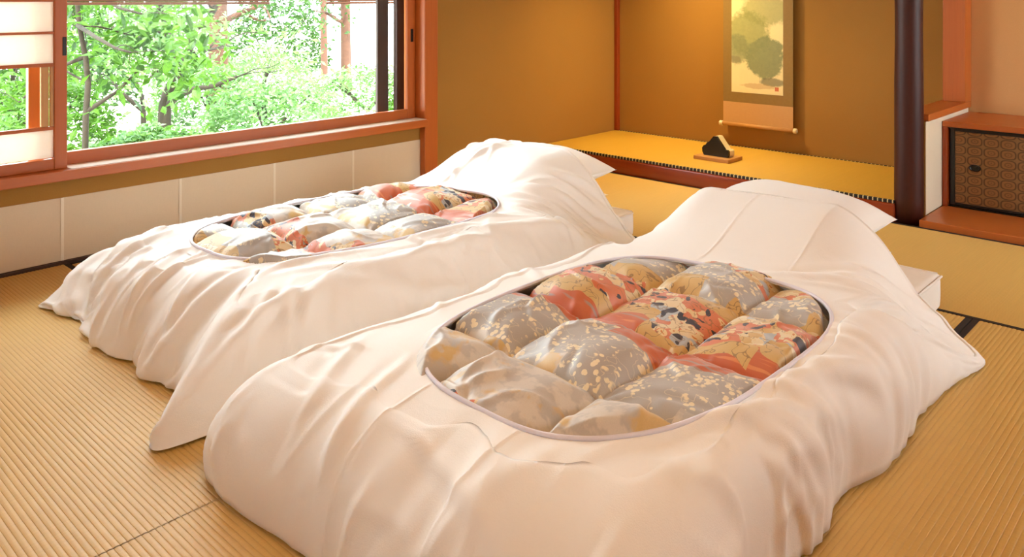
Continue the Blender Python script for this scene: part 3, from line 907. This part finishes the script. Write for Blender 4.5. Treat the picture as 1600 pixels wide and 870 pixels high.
def mat_quilt():
    t = NT('kimono_silk_patchwork')
    tc = t.t.nodes.new('ShaderNodeTexCoord')
    v = tc.outputs['UV']
    sep = t.n('ShaderNodeSeparateXYZ', Vector=v)
    u0, w0 = sep.outputs[0], sep.outputs[1]
    n1 = t.noise(v, 6, 2, 0.5); n2 = t.noise(v, 22, 3, 0.6); n3 = t.noise(v, 60, 2, 0.5)
    wob = t.math('MULTIPLY', t.math('SUBTRACT', n1, 0.5), 0.16)
    # stepped border lines between the printed zones (they shift from column to column)
    colid = t.math('FLOOR', t.math('ADD', t.math('MULTIPLY', w0, 3.6), 20.0))
    stepo = t.math('MULTIPLY', t.math('SINE', t.math('MULTIPLY', colid, 2.4)), 0.030)
    u = t.math('ADD', t.math('ADD', u0, wob), stepo)
    pos = t.math('ADD', t.math('MULTIPLY', t.math('FRACT', t.math('ADD', t.math('DIVIDE', u, 1.10), 0.5)), 1.0), 0.0)
    # --- grounds
    cream = t.mix(t.ramp(n2, [(.48, (0, 0, 0, 1)), (.56, (1, 1, 1, 1))]), srgb(222, 210, 196), srgb(200, 190, 180))
    gold_f = t.ramp(t.noise(v, 7.5, 4, 0.6, .4), [(.55, (0, 0, 0, 1)), (.60, (1, 1, 1, 1))])
    cream = t.mix(t.math('MULTIPLY', gold_f, .85), cream, srgb(222, 182, 104))
    # grey with small pale blossoms in clusters
    grey = t.mix(n1, srgb(172, 164, 158), srgb(200, 194, 188))
    vb = t.n('ShaderNodeTexVoronoi', Vector=v, Scale=74.0, Randomness=1.0)
    pb = t.math('LESS_THAN', vb.outputs['Distance'], .44)
    clus = t.ramp(t.noise(v, 16, 3, 0.6), [(.49, (0, 0, 0, 1)), (.52, (1, 1, 1, 1))])
    bl = t.math('MULTIPLY', pb, clus)
    tw = t.math('LESS_THAN', t.math('ABSOLUTE', t.math('SUBTRACT', t.noise(v, 17, 2, .5, .3), 0.5)), .006)
    bl = t.math('MAXIMUM', bl, t.math('MULTIPLY', tw, .45))
    grey = t.mix(bl, grey, srgb(250, 234, 200))
    # rust stripes
    rs = t.n('ShaderNodeTexNoise', Scale=1.0, Detail=2.0)
    mp = t.n('ShaderNodeMapping', Vector=v, Scale=(46, 5, 1)); t.link(mp.outputs[0], rs.inputs['Vector'])
    rust = t.mix(t.ramp(rs.outputs['Fac'], [(.56, (0, 0, 0, 1)), (.60, (1, 1, 1, 1))]), srgb(208, 106, 62), srgb(178, 150, 136))
    rust = t.mix(t.ramp(rs.outputs['Fac'], [(.36, (1, 1, 1, 1)), (.40, (0, 0, 0, 1))]), rust, srgb(228, 142, 86))
    # floral: coral, cream, gold, blue-grey fields with navy and cream flowers
    wv_ = t.n('ShaderNodeTexNoise', Vector=v, Scale=18.0, Detail=2.0)
    va = t.n('ShaderNodeVectorMath', _operation='MULTIPLY_ADD', i0=wv_.outputs['Color'], i1=(.09, .09, 0), i2=v)
    vd = va.outputs[0]
    vf = t.n('ShaderNodeTexVoronoi', Vector=vd, Scale=19.0)
    hue = t.n('ShaderNodeSeparateColor', Color=vf.outputs['Color'])
    fl = t.ramp(t.math('ADD', t.math('MULTIPLY', hue.outputs[0], .75), t.math('MULTIPLY', n2, .25)),
                [(.0, srgb(226, 134, 96)), (.34, srgb(242, 222, 184)), (.48, srgb(226, 188, 122)), (.58, srgb(224, 124, 84)), (.74, srgb(190, 198, 204)), (.84, srgb(240, 216, 172))], 'CONSTANT')
    vn = t.n('ShaderNodeTexVoronoi', Vector=vd, Scale=36.0)
    hn = t.n('ShaderNodeSeparateColor', Color=vn.outputs['Color'])
    dd = t.math('ADD', vn.outputs['Distance'], t.math('MULTIPLY', t.math('SUBTRACT', n3, .5), .35))
    big = t.math('LESS_THAN', dd, .42)
    navy = t.math('MULTIPLY', big, t.math('GREATER_THAN', hn.outputs[0], .70))
    crm = t.math('MULTIPLY', big, t.math('LESS_THAN', hn.outputs[0], .36))
    fl = t.mix(crm, fl, srgb(240, 214, 162))
    fl = t.mix(navy, fl, srgb(52, 52, 70))
    core = t.math('LESS_THAN', vn.outputs['Distance'], .14)
    fl = t.mix(t.math('MULTIPLY', core, crm), fl, srgb(216, 130, 50))
    tw2 = t.math('LESS_THAN', t.math('ABSOLUTE', t.math('SUBTRACT', t.noise(v, 24, 2, .5, .3), 0.5)), .012)
    fl = t.mix(t.math('MULTIPLY', tw2, .6), fl, srgb(150, 112, 72))
    goldp = t.mix(tw2, srgb(220, 182, 116), srgb(170, 136, 88))
    # --- zones along the bed
    def between(a, b):
        return t.math('MULTIPLY', t.math('GREATER_THAN', pos, a), t.math('LESS_THAN', pos, b))
    Z = [(.0, .235, cream), (.235, .415, grey), (.415, .515, rust), (.515, .560, goldp), (.560, .72, fl), (.72, .78, goldp), (.78, .90, grey), (.90, 1.01, fl)]
    col = cream
    for a, b, c in Z[1:]:
        col = t.mix(between(a, b), col, c)
    # fine woven grain
    gr = t.noise(v, 500, 1, .5)
    col = t.mix(t.math('MULTIPLY', gr, .18), col, (0.2, 0.16, 0.12, 1))
    t.set(col, 0.46)
    t.bsdf.inputs['Sheen Weight'].default_value = 0.3
    t.bump(n3, .06, .003)
    return t.m
M['quilt'] = mat_quilt()

# the two beds; bed B is the one by the window
def bed(bx, by, seed, outline, hole, head_x, label, shift, creases, dzq, crown=.235, plx=2.60, wscale=1.0):
    """bx,by: offset of this bed; all other numbers in world metres"""
    ymid = by + 1.13
    py0, py1 = by + .93, by + 1.43
    def T(x, y):
        x = np.asarray(x, float); y = np.asarray(y, float)
        t = crown + .020 * (1 - ((y - ymid) / .52) ** 2)
        foot = sstep(hole['c'][0] - hole['h'][0] - .28, hole['c'][0] - hole['h'][0] + .10, x)
        t = t - .050 * (1 - foot)
        # rise over the pillows
        bell = sstep(py0 - .22, py0 + .06, y) * (1 - sstep(py1 - .06, py1 + .22, y))
        rise = sstep(plx - .50, plx - .14, x)
        t = t + rise * (hole.get('rise', .135) * bell - .05 * (1 - bell))
        side = sstep(.54, .86, y - by) * (1 - sstep(1.42, 1.70, y - by))
        hd = sstep(head_x - .42, head_x - .12, x)
        t = t * (1 - hd) + hd * (t * side + .012 * (1 - side))
        return t
    def zedge(O):
        x, y = O[:, 0], O[:, 1]
        hw = sstep(head_x - .16, head_x - .05, x)
        onm = sstep(by + .66, by + .80, y) * (1 - sstep(by + 1.52, by + 1.66, y))
        bell = sstep(py0 - .10, py0 + .08, y) * (1 - sstep(py1 - .08, py1 + .10, y))
        return np.minimum(.003 + hw * (.132 * onm + .212 * bell), np.maximum(T(x, y) - .012, .003))
    return make_duvet(label, outline, hole, T, zedge, head_x, seed, creases, shift, dzq, 'duvets of the two beds', wscale)

GRP = 'bedding of the two beds'
# --- mattresses
def mattress(x0, x1, y0, y1, h, label):
    nx, ny = 60, 26
    V = []; F = []
    bm = MB().box(x0, x1, y0, y1, .0035, h, bev=.022)
    o = bm.build('mattress', 'mattress', None, True)
    sub = o.modifiers.new('subd', 'SUBSURF'); sub.levels = 1; sub.render_levels = 1
    tag(o, label, 'mattress', 'mattresses of the two beds')
    e = MB()
    e.tube([(x1 - .002, y0 + .02, h - .012), (x1 - .002, y1 - .02, h - .012)], .004, 6)
    e.tube([(x0 + .02, y0 + .002, h - .012), (x1 - .02, y0 + .002, h - .012)], .004, 6)
    e.build('seam_edge', 'mattress', o, True)
    return o
mattress(.90, 2.868, .785, 1.52, .128, 'thin white mattress under the duvet nearer the closet')
mattress(1.12, 2.862, 1.97, 2.66, .120, 'thin white mattress under the duvet by the garden window')

def pillow(cx, cy, z0, lx, ly, th, label, rot=0.0, tilt=0.0, seed=1, name='pillow', cat='pillow', group='pillows of the two beds'):
    n = 48
    s = np.linspace(-1, 1, n)
    A, B = np.meshgrid(s, s, indexing='ij')
    ex = lx / 2 * A * (1 - .07 * (1 - np.abs(A) ** 2) * 0 - .10 * (1 - B ** 2) * 0) ; ey = ly / 2 * B
    ex = ex * (1 - .09 * (1 - np.abs(B) ** 3)); ey = ey * (1 - .05 * (1 - np.abs(A) ** 3))
    prof = np.clip((1 - np.abs(A) ** 2.6), 0, 1) ** .62 * np.clip((1 - np.abs(B) ** 3.2), 0, 1) ** .62
    wr = .006 * fbm(A * 3, B * 3, seed, 3) * prof
    zt = th * .58 * prof + wr; zb = -th * .42 * prof
    V = []; F = []
    for zz in (zt, zb):
        V.append(np.stack([ex, ey, zz], 2).reshape(-1, 3))
    V = np.vstack(V)
    V[:, 2] += V[:, 1] * tilt
    ca, sa = math.cos(rot), math.sin(rot)
    V = np.stack([cx + V[:, 0] * ca - V[:, 1] * sa, cy + V[:, 0] * sa + V[:, 1] * ca, V[:, 2]], 1)
    V[:, 2] += z0 - V[:, 2].min()
    for i in range(n - 1):
        for j in range(n - 1):
            a = i * n + j
            F.append((a, a + n, a + n + 1, a + 1)); b = a + n * n
            F.append((b, b + 1, b + n + 1, b + n))
    for i in range(n - 1):
        for (p, q) in ((i * n, (i + 1) * n), ((i + 1) * n + n - 1, i * n + n - 1), (i + 1, i), ((n - 1) * n + i, (n - 1) * n + i + 1)):
            F.append((p, q, q + n * n, p + n * n))
    o = obj(name, V, F, 'cotton', None, True)
    return tag(o, label, cat, group)

pillow(2.69, 1.19, .1285, .34, .50, .072, 'flat lower pillow beneath the plump one nearer the closet', seed=3)
pillow(2.66, 1.20, .207, .36, .57, .165, 'plump white pillow at the head of the bed nearer the closet', seed=4)
pillow(2.72, 2.38, .1205, .34, .50, .072, 'flat lower pillow beneath the plump one by the window', seed=5)
pillow(2.70, 2.37, .199, .36, .58, .165, 'plump white pillow at the head of the bed by the window', seed=6)

# --- duvet nearer the closet
def creases_a(rng):
    L = []
    # folds falling down the right side
    for i in range(26):
        x = rng.uniform(.9, 2.5)
        L.append((x, rng.uniform(.50, .68), math.pi / 2 + rng.uniform(.05, .95), rng.uniform(.14, .36), rng.uniform(.012, .026), rng.uniform(.003, .009)))
    # folds over the foot
    for i in range(16):
        L.append((rng.uniform(.72, .95), rng.uniform(.7, 1.65), rng.uniform(-.5, .5), rng.uniform(.12, .30), rng.uniform(.012, .024), rng.uniform(.002, .005)))
    for i in range(9):
        L.append((rng.uniform(1.0, 2.3), rng.uniform(1.52, 1.75), math.pi / 2 + rng.uniform(-.6, .6), rng.uniform(.12, .25), rng.uniform(.010, .018), rng.uniform(.003, .006)))
    # pulls running from the pillow to the right head corner
    for i in range(11):
        t = i / 10
        L.append((2.12 + .30 * t, .86 - .10 * t + rng.uniform(-.03, .03), math.radians(-62 + 26 * t), rng.uniform(.25, .42), rng.uniform(.010, .018), rng.uniform(.005, .010)))
    # soft pulls on the top below the opening
    for (x, y, a, l, s, m) in ((1.25, .74, -.35, .4, .02, .008), (1.45, .70, -.25, .35, .016, .008), (1.7, .68, -.5, .3, .02, .010), (.93, 1.30, .15, .3, .016, .006), (.90, 1.02, 1.35, .3, .012, .006), (.98, 1.45, .3, .3, .02, .006)):
        L.append((x, y, a, l, s, m))
    return L
outline_a = [(.82, 1.66), (.795, 1.50), (.81, 1.28), (.80, 1.05), (.81, .80), (.84, .64), (1.0, .60), (1.30, .625), (1.5, .615), (1.65, .64), (1.80, .612), (1.97, .615), (2.10, .628), (2.34, .612), (2.48, .585), (2.53, .60),
             (2.535, .70), (2.525, .85), (2.495, 1.0), (2.48, 1.2), (2.475, 1.45), (2.49, 1.60), (2.47, 1.66), (2.30, 1.665), (2.0, 1.65), (1.7, 1.665), (1.4, 1.65), (1.1, 1.67), (.92, 1.68)]
hole_a = dict(rise=.128, c=(1.565, 1.085), h=(.525, .335), row0=1.29 - .275 * 4, col0=.96 - .275 * 3, folds=(1.215, .97), soft=[(.8, .95, .45, .14), (2.5, .6, .4, .05)], pexp=.95, gentle=[(1.5, 1.66, .8, .30), (1.5, .62, .8, -.22), (.8, 1.6, .3, -.20)])
bed(0, 0, 11, outline_a, hole_a, 2.515, 'white duvet with a large quilt opening, nearer the closet', .02, creases_a, 0.0)

# --- duvet by the window
def creases_b(rng):
    L = []
    for i in range(30):
        L.append((rng.uniform(.78, 1.10), rng.uniform(1.85, 2.9), rng.uniform(-.25, .55), rng.uniform(.15, .36), rng.uniform(.010, .020), rng.uniform(.005, .012)))
    for i in range(18):
        L.append((rng.uniform(1.0, 2.6), rng.uniform(1.66, 1.95), math.pi / 2 + rng.uniform(-1.0, .2), rng.uniform(.15, .35), rng.uniform(.012, .022), rng.uniform(.003, .008)))
    for i in range(14):
        t = i / 13
        L.append((2.22 + .36 * t, 2.10 - .12 * t + rng.uniform(-.05, .05), math.radians(-75 + 40 * t), rng.uniform(.22, .42), rng.uniform(.010, .018), rng.uniform(.006, .012)))
    for i in range(10):
        L.append((rng.uniform(1.2, 2.2), rng.uniform(1.88, 2.06), rng.uniform(-.35, .1), rng.uniform(.25, .45), rng.uniform(.012, .022), rng.uniform(.004, .009)))
    for i in range(8):
        L.append((rng.uniform(2.25, 2.6), rng.uniform(2.4, 2.75), rng.uniform(-.6, .9), rng.uniform(.15, .3), rng.uniform(.010, .018), rng.uniform(.004, .008)))
    return L
outline_b = [(.885, 2.935), (.905, 2.85), (.93, 2.70), (.90, 2.55), (.895, 2.40), (.93, 2.28), (.905, 2.18), (.93, 2.05), (.86, 1.93), (.775, 1.835), (.80, 1.79), (.95, 1.775), (1.2, 1.77), (1.5, 1.78), (1.8, 1.775), (2.1, 1.785), (2.4, 1.79), (2.60, 1.80), (2.68, 1.83),
             (2.69, 1.95), (2.68, 2.1), (2.66, 2.3), (2.66, 2.55), (2.66, 2.75), (2.62, 2.84), (2.4, 2.86), (2.1, 2.87), (1.8, 2.89), (1.5, 2.90), (1.2, 2.91), (1.0, 2.925), (.91, 2.945)]
hole_b = dict(c=(1.715, 2.37), h=(.535, .32), row0=1.42 - .275 * 4, col0=2.26 - .275 * 3, folds=(), soft=[(.88, 2.93, .3, .28), (.9, 2.4, .5, .06), (.78, 1.83, .22, .16), (1.5, 2.9, .7, .10), (1.1, 2.92, .3, .12)], pexp=1.1, gentle=[(.88, 2.93, .4, .8), (1.5, 2.9, .7, .7), (2.1, 2.88, .4, .5), (.78, 1.83, .2, .5), (1.55, 1.78, .8, .45)])
bed(.14, 1.20, 29, outline_b, hole_b, 2.67, 'white rumpled duvet with a quilt opening, beside the window wall', .33, creases_b, -.004, .222, 2.66, 1.35)

# ------------------------------------------------------------------ lamps of the room (above the frame)
LX, LY = 1.05, .70
cl = empty('ceiling_lamp', (LX, LY, 2.02), 'square paper shaded lamp hanging from the ceiling', 'lamp')
MB().box(LX - .3, LX + .3, LY - .3, LY + .3, 2.02, 2.14, bev=.01).build('lamp_shade', mat_emit('lit_lamp_paper', (1.0, .72, .42, 1), 5.0), cl)
for a in (-.3, .3):
    for b in (-.3, .3):
        MB().box(LX + a - .012, LX + a + .012, LY + b - .012, LY + b + .012, 2.01, 2.16).build('frame_post', 'wood2', cl)
MB().tube([(LX, LY, 2.14), (LX, LY, CEIL)], .006, 8).build('cord', 'dark', cl)
al = empty('alcove_lamp', (4.15, 2.62, 1.78), 'small cylindrical lamp hidden behind the tokonoma lintel', 'lamp')
MB().tube([(4.16, 2.62, 1.62), (4.16, 2.62, CEIL)], .004, 6).build('cord', 'dark', al)
MB().lathe([(.02, .16), (.05, .15), (.055, 0), (.05, 0), (.045, .14), (.015, .15)], (4.16, 2.62, 1.52), 24).build('lamp_shade', 'dark', al, True)
MB().lathe([(.005, 0), (.028, .012), (.035, .04), (.028, .07), (.01, .085)], (4.16, 2.62, 1.54), 20).build('bulb', mat_emit('lit_bulb', (1.0, .76, .32, 1), 1300.0), al, True)

# ------------------------------------------------------------------ garden
gr = tag(MB().box(-14, 34, Y1 + .16, 42, -.55, -.45).build('ground', 'ground'), 'pale sunlit garden ground', None, None, 'structure')
gr2 = tag(MB().box(-14, 34, -16, Y0 - .16, -.55, -.45).build('ground', 'ground'), None, None, None, 'structure')

rngG = np.random.RandomState(5)
def G(px, py, d):
    """world point on a sight line at depth d (used once, to survey the garden)"""
    r_ = (px - 800) / 1277
    return np.array([d * (.729 + .684 * r_), d * (.684 - .729 * r_), 1 - py * d / 1277])

def leaf_mesh(P_, size, rng, up=.5, aspect=.45, droop=0.0):
    """many small folded leaves, returned as arrays"""
    n = len(P_)
    nrm = rng.normal(size=(n, 3)); nrm[:, 2] = np.abs(nrm[:, 2]) + up; nrm /= np.linalg.norm(nrm, axis=1, keepdims=True)
    t = rng.normal(size=(n, 3)); t[:, 2] -= droop; t -= nrm * (t * nrm).sum(1, keepdims=True); t /= np.linalg.norm(t, axis=1, keepdims=True)
    b = np.cross(nrm, t)
    s = size * rng.uniform(.6, 1.3, (n, 1))
    p0 = P_ - t * s * .5; p2 = P_ + t * s * .5 - nrm * s * .08
    p1 = P_ + b * s * aspect * .5 + nrm * s * .06; p3 = P_ - b * s * aspect * .5 + nrm * s * .06
    V = np.stack([p0, p1, p2, p3], 1).reshape(-1, 3)
    i = np.arange(n) * 4
    F = np.stack([i, i + 1, i + 2, i, i + 2, i + 3], 1).reshape(-1, 3)
    return V, F.tolist()

def shrub(name, c, rx, ry, rz, n, size, leafmat, label, group, seed):
    rng = np.random.RandomState(seed)
    root = empty(name, (c[0], c[1], -.45), label, 'shrub', group)
    d = rng.normal(size=(n, 3)); d /= np.linalg.norm(d, axis=1, keepdims=True); d[:, 2] = np.abs(d[:, 2])
    rad = rng.uniform(.55, 1.0, (n, 1)) ** .5
    lump = 1 + .35 * vnoise(d[:, 0] * 2.4 + seed, d[:, 1] * 2.4 + d[:, 2] * 2, seed)[:, None]
    P_ = d * rad * lump * np.array([rx, ry, rz]) + np.array([c[0], c[1], -.45])
    V, F = leaf_mesh(P_, size, rng, .8)
    fo = obj('foliage', V, F, leafmat, root); fo['kind'] = 'stuff'
    st = MB()
    for k in range(5):
        a = rng.uniform(0, 6.28)
        st.tube([(c[0], c[1], -.45), (c[0] + .3 * rx * math.cos(a), c[1] + .3 * ry * math.sin(a), -.45 + rz * .4), (c[0] + .6 * rx * math.cos(a), c[1] + .6 * ry * math.sin(a), -.45 + rz * .75)], [.02, .014, .006], 5)
    st.build('stem', 'bark', root)
    return root

# low bushes across the middle distance
spots = [(470, 232, 7.0, .75, .22), (360, 240, 6.2, .6, .16), (590, 205, 8.0, .6, .34), (430, 200, 8.8, .8, .34), (270, 246, 6.6, .6, .12), (150, 240, 6.0, .5, .18),
         (540, 180, 10.2, .9, .34), (370, 175, 10.6, .8, .44), (40, 215, 7.6, .7, .45), (-40, 210, 6.8, .6, .5), (470, 150, 12.6, 1.1, .5), (640, 190, 9.2, .5, .5)]
labels_low = ['pale low shrub in front of the bright clearing', 'flat little shrub nearest the window sill', 'round low shrub beside the dark window post', 'spreading low shrub before the thick cedar',
              'flat low shrub at the foot of the maple', 'small low shrub under the evergreen', 'wide low shrub around the slim cedar trunk', 'bushy low shrub hiding the foot of the thick cedar',
              'leafy low shrub behind the shoji glass band', 'leafy low shrub close behind the shoji paper', 'broad shrub before the thinnest cedar', 'upright shrub partly hidden by the dark window post']
def spread(items):
    trunks = np.array([G(a, 120, c)[:2] for a, c in ((258, 8.0), (134, 5.6), (342, 11.0), (541, 13.0), (507, 15.0))])
    P_ = np.array([G(a, b, c)[:2] for a, b, c, _, _ in items]); r_ = np.array([q[3] for q in items]) * 1.12
    for it in range(200):
        for a in range(len(P_)):
            for b in range(a):
                dv = P_[a] - P_[b]; dd = np.hypot(*dv); need = r_[a] + r_[b]
                if dd < need:
                    mv = dv / (dd + 1e-6) * (need - dd) * .25
                    P_[a] += mv; P_[b] -= mv
        for a in range(len(P_)):
            for tk in trunks:
                dv = P_[a] - tk; dd = np.hypot(*dv); need = r_[a] + .12
                if dd < need: P_[a] += dv / (dd + 1e-6) * (need - dd) * .5
    return P_
for k, ((px, py, d, rr, hh), p) in enumerate(zip(spots, spread(spots))):
    shrub('low_shrub', p, rr, rr * .8, hh + .25, 3400, .075, ('leaf_b', 'leaf_b', 'leaf_a')[k % 3], labels_low[k], 'low shrubs outside the window', 100 + k)
# taller leafy bushes behind
spots2 = [(165, 60, 14.0, 1.3, 1.9), (85, 70, 11.0, 1.0, 1.8), (10, 70, 9.5, .8, 1.8), (275, 40, 18.0, 1.5, 1.7), (405, 50, 17.0, 1.3, 1.6)]
labels_tall = ['tall bush behind the evergreen crown', 'tall dark bush beside the shoji stile', 'tall bush seen through the shoji glass', 'tall bush far behind the forked maple', 'tall dark bush behind the thick cedar']
for k, ((px, py, d, rr, hh), p) in enumerate(zip(spots2, spread(spots2))):
    shrub('tall_shrub', p, rr, rr * .8, hh, 2600, .13, ('leaf_a', 'leaf_c', 'leaf_a')[k % 3], labels_tall[k], 'tall bushes at the back of the garden', 200 + k)

def branch(st, p, dvec, length, rad, rng, depth, tips):
    pts = [Vector(p)]; rads = [rad]
    d = Vector(dvec).normalized()
    n = 5
    for i in range(n):
        d = (d + Vector(rng.normal(size=3)) * .16).normalized()
        pts.append(pts[-1] + d * length / n); rads.append(rad * (1 - .45 * (i + 1) / n))
    st.tube(pts, rads, 7 if depth > 1 else 5)
    if depth == 0:
        tips += [q for q in pts[2:]]; return
    for k in range(3):
        i = 2 + k
        nd = (d + Vector(rng.normal(size=3)) * .75 + Vector((0, 0, .1))).normalized()
        branch(st, pts[min(i + 1, n)], nd, length * rng.uniform(.55, .8), rads[i] * .6, rng, depth - 1, tips)
    if depth <= 2: tips += [pts[-1]]

def tree(name, base, paths, label, leafmat, seed, nleaf, size, spread, bark='bark', group=None, extra=2, start=2):
    rng = np.random.RandomState(seed)
    root = empty(name, (base[0], base[1], -.45), label, 'tree', group)
    st = MB(); tips = []
    for pts, rads in paths:
        st.tube(pts, rads, 10)
        for i in range(start, len(pts)):
            for k in range(extra):
                d = Vector(rng.normal(size=3)); d.z = abs(d.z) * .5
                branch(st, pts[i], d, rng.uniform(.35, .7), rads[i] * .45, rng, 1, tips)
    st.build('trunk', bark, root, True)
    tips = np.array([tuple(t) for t in tips])
    P_ = tips[rng.randint(0, len(tips), nleaf)] + rng.normal(size=(nleaf, 3)) * spread
    V, F = leaf_mesh(P_, size, rng, .5, .45, .4)
    fo = obj('foliage', V, F, leafmat, root); fo['kind'] = 'stuff'
    return root, tips

# maple with a forked grey trunk
def path(pts, d, r0, r1):
    q = [tuple(G(x, y, d + dd)) for x, y, dd in pts]
    return q, [r0 + (r1 - r0) * i / (len(q) - 1) for i in range(len(q))]
b = G(258, 160, 8.0); 
tr, _ = tree('garden_maple', b, [
    path([(256, 235, 0), (258, 165, 0), (264, 140, 0), (280, 118, 0), (288, 100, 0), (272, 80, .2), (262, 50, .4), (250, 15, .4), (245, -40, .4)], 8.0, .066, .032),
    path([(262, 165, 0), (275, 152, -.1), (300, 140, -.2), (335, 134, -.3), (370, 120, -.4)], 8.0, .040, .015),
    path([(288, 100, 0), (300, 70, .2), (296, 48, .2), (320, 38, .2), (335, 15, .2), (350, -30, .2)], 8.0, .045, .025),
    path([(225, 230, .3), (224, 170, .3), (222, 150, .3), (212, 125, .4), (214, 105, .4)], 8.0, .03, .010),
    path([(224, 172, .3), (208, 160, .2), (192, 146, .2), (170, 120, .2)], 8.0, .03, .010)],
    'garden maple with a curved grey forked trunk and fine pale leaves', 'leaf_b', 31, 2600, .075, .17, extra=2, start=4)
# evergreen at the left edge of the window, close to the house
near, ntips = tree('garden_evergreen', G(130, 200, 5.6), [
    path([(132, 330, 0), (134, 185, 0), (138, 130, 0), (134, 90, 0), (124, 40, 0), (118, -30, 0), (110, -120, 0)], 5.6, .022, .014),
    path([(134, 175, 0), (160, 158, 0), (185, 142, .1), (215, 110, .1)], 5.6, .018, .006),
    path([(130, 90, 0), (105, 100, 0), (70, 120, 0), (30, 160, -.1)], 5.6, .015, .006),
    path([(122, 40, 0), (150, 58, -.2), (180, 75, -.4), (205, 82, -.4)], 5.6, .016, .007),
    path([(118, -30, 0), (150, -12, -.2), (185, 12, -.3), (222, 22, -.3)], 5.6, .018, .007)],
    'leafy evergreen tree with large glossy leaves close to the shoji', 'leaf_a', 37, 1700, .085, .15, extra=1)
# two reddish cedar trunks further back on the right and one behind the maple
for px, d, r_, top, lab in ((342, 11.0, .13, -90, 'thick reddish cedar trunk standing behind the forked maple'), (541, 13.0, .085, -90, 'slim pale cedar trunk near the dark window post'), (507, 15.0, .065, -90, 'thinnest pale cedar trunk in the bright clearing')):
    q = [tuple(G(px + dx, y, d)) for dx, y in ((1, 200), (0, 120), (-1, 40), (-2, top), (-3, top - 150))]
    q[0] = (q[0][0], q[0][1], -.46)
    tree('garden_cedar', G(px, 120, d), [(q, [r_ * 1.15, r_, r_ * .95, r_ * .85, r_ * .5])], lab, 'leaf_c', 50 + px, 500, .11, .25, 'redbark', 'cedars in the garden', 1)

# large single leaves of the evergreen
rl = np.random.RandomState(8)
lm = bpy.data.meshes.new('leaf')
lv = []; lf = []
for i, (t, w) in enumerate(((0, .02), (.25, .2), (.5, .25), (.78, .15), (1, 0.01))):
    z = -.12 * t * t
    lv += [(t, -w, z + .05), (t, 0, z), (t, w, z + .05)]
for i in range(4):
    a = i * 3
    lf += [(a, a + 3, a + 4, a + 1), (a + 1, a + 4, a + 5, a + 2)]
lm.from_pydata(lv, [], lf); lm.materials.append(M['leaf_c']); lm.materials.append(M['leaf_a'])
lm2 = lm.copy(); lm2.materials[0] = M['leaf_a']
sel = ntips[rl.permutation(len(ntips))]
for k in range(260):
    p = Vector(sel[k % len(sel)]) + Vector(rl.normal(size=3)) * .07
    o = bpy.data.objects.new('leaf', lm if k % 2 == 0 else lm2)
    COL.objects.link(o)
    o.parent = near
    o.location = p - wloc(near)
    s = rl.uniform(.085, .14)
    o.scale = (s, s, s)
    o.rotation_euler = (rl.uniform(-.6, .6), rl.uniform(.1, 1.2), rl.uniform(0, 6.28))

# rolled bamboo blinds hanging under the eaves
for (xa, xb, lab) in ((-1.2, 2.54, 'long reed blind hanging beside the shoji under the eaves'), (2.94, 4.2, 'short reed blind hanging beside the dark window post')):
    bl = empty('reed_blind', ((xa + xb) / 2, 4.35, .973), lab, 'blind', 'reed blinds under the eaves')
    for k in range(22):
        MB().tube([(xa, 4.35, .982 + k * .017), (xb, 4.35, .982 + k * .017)], .0083, 6).build('reed', 'reed', bl, True)
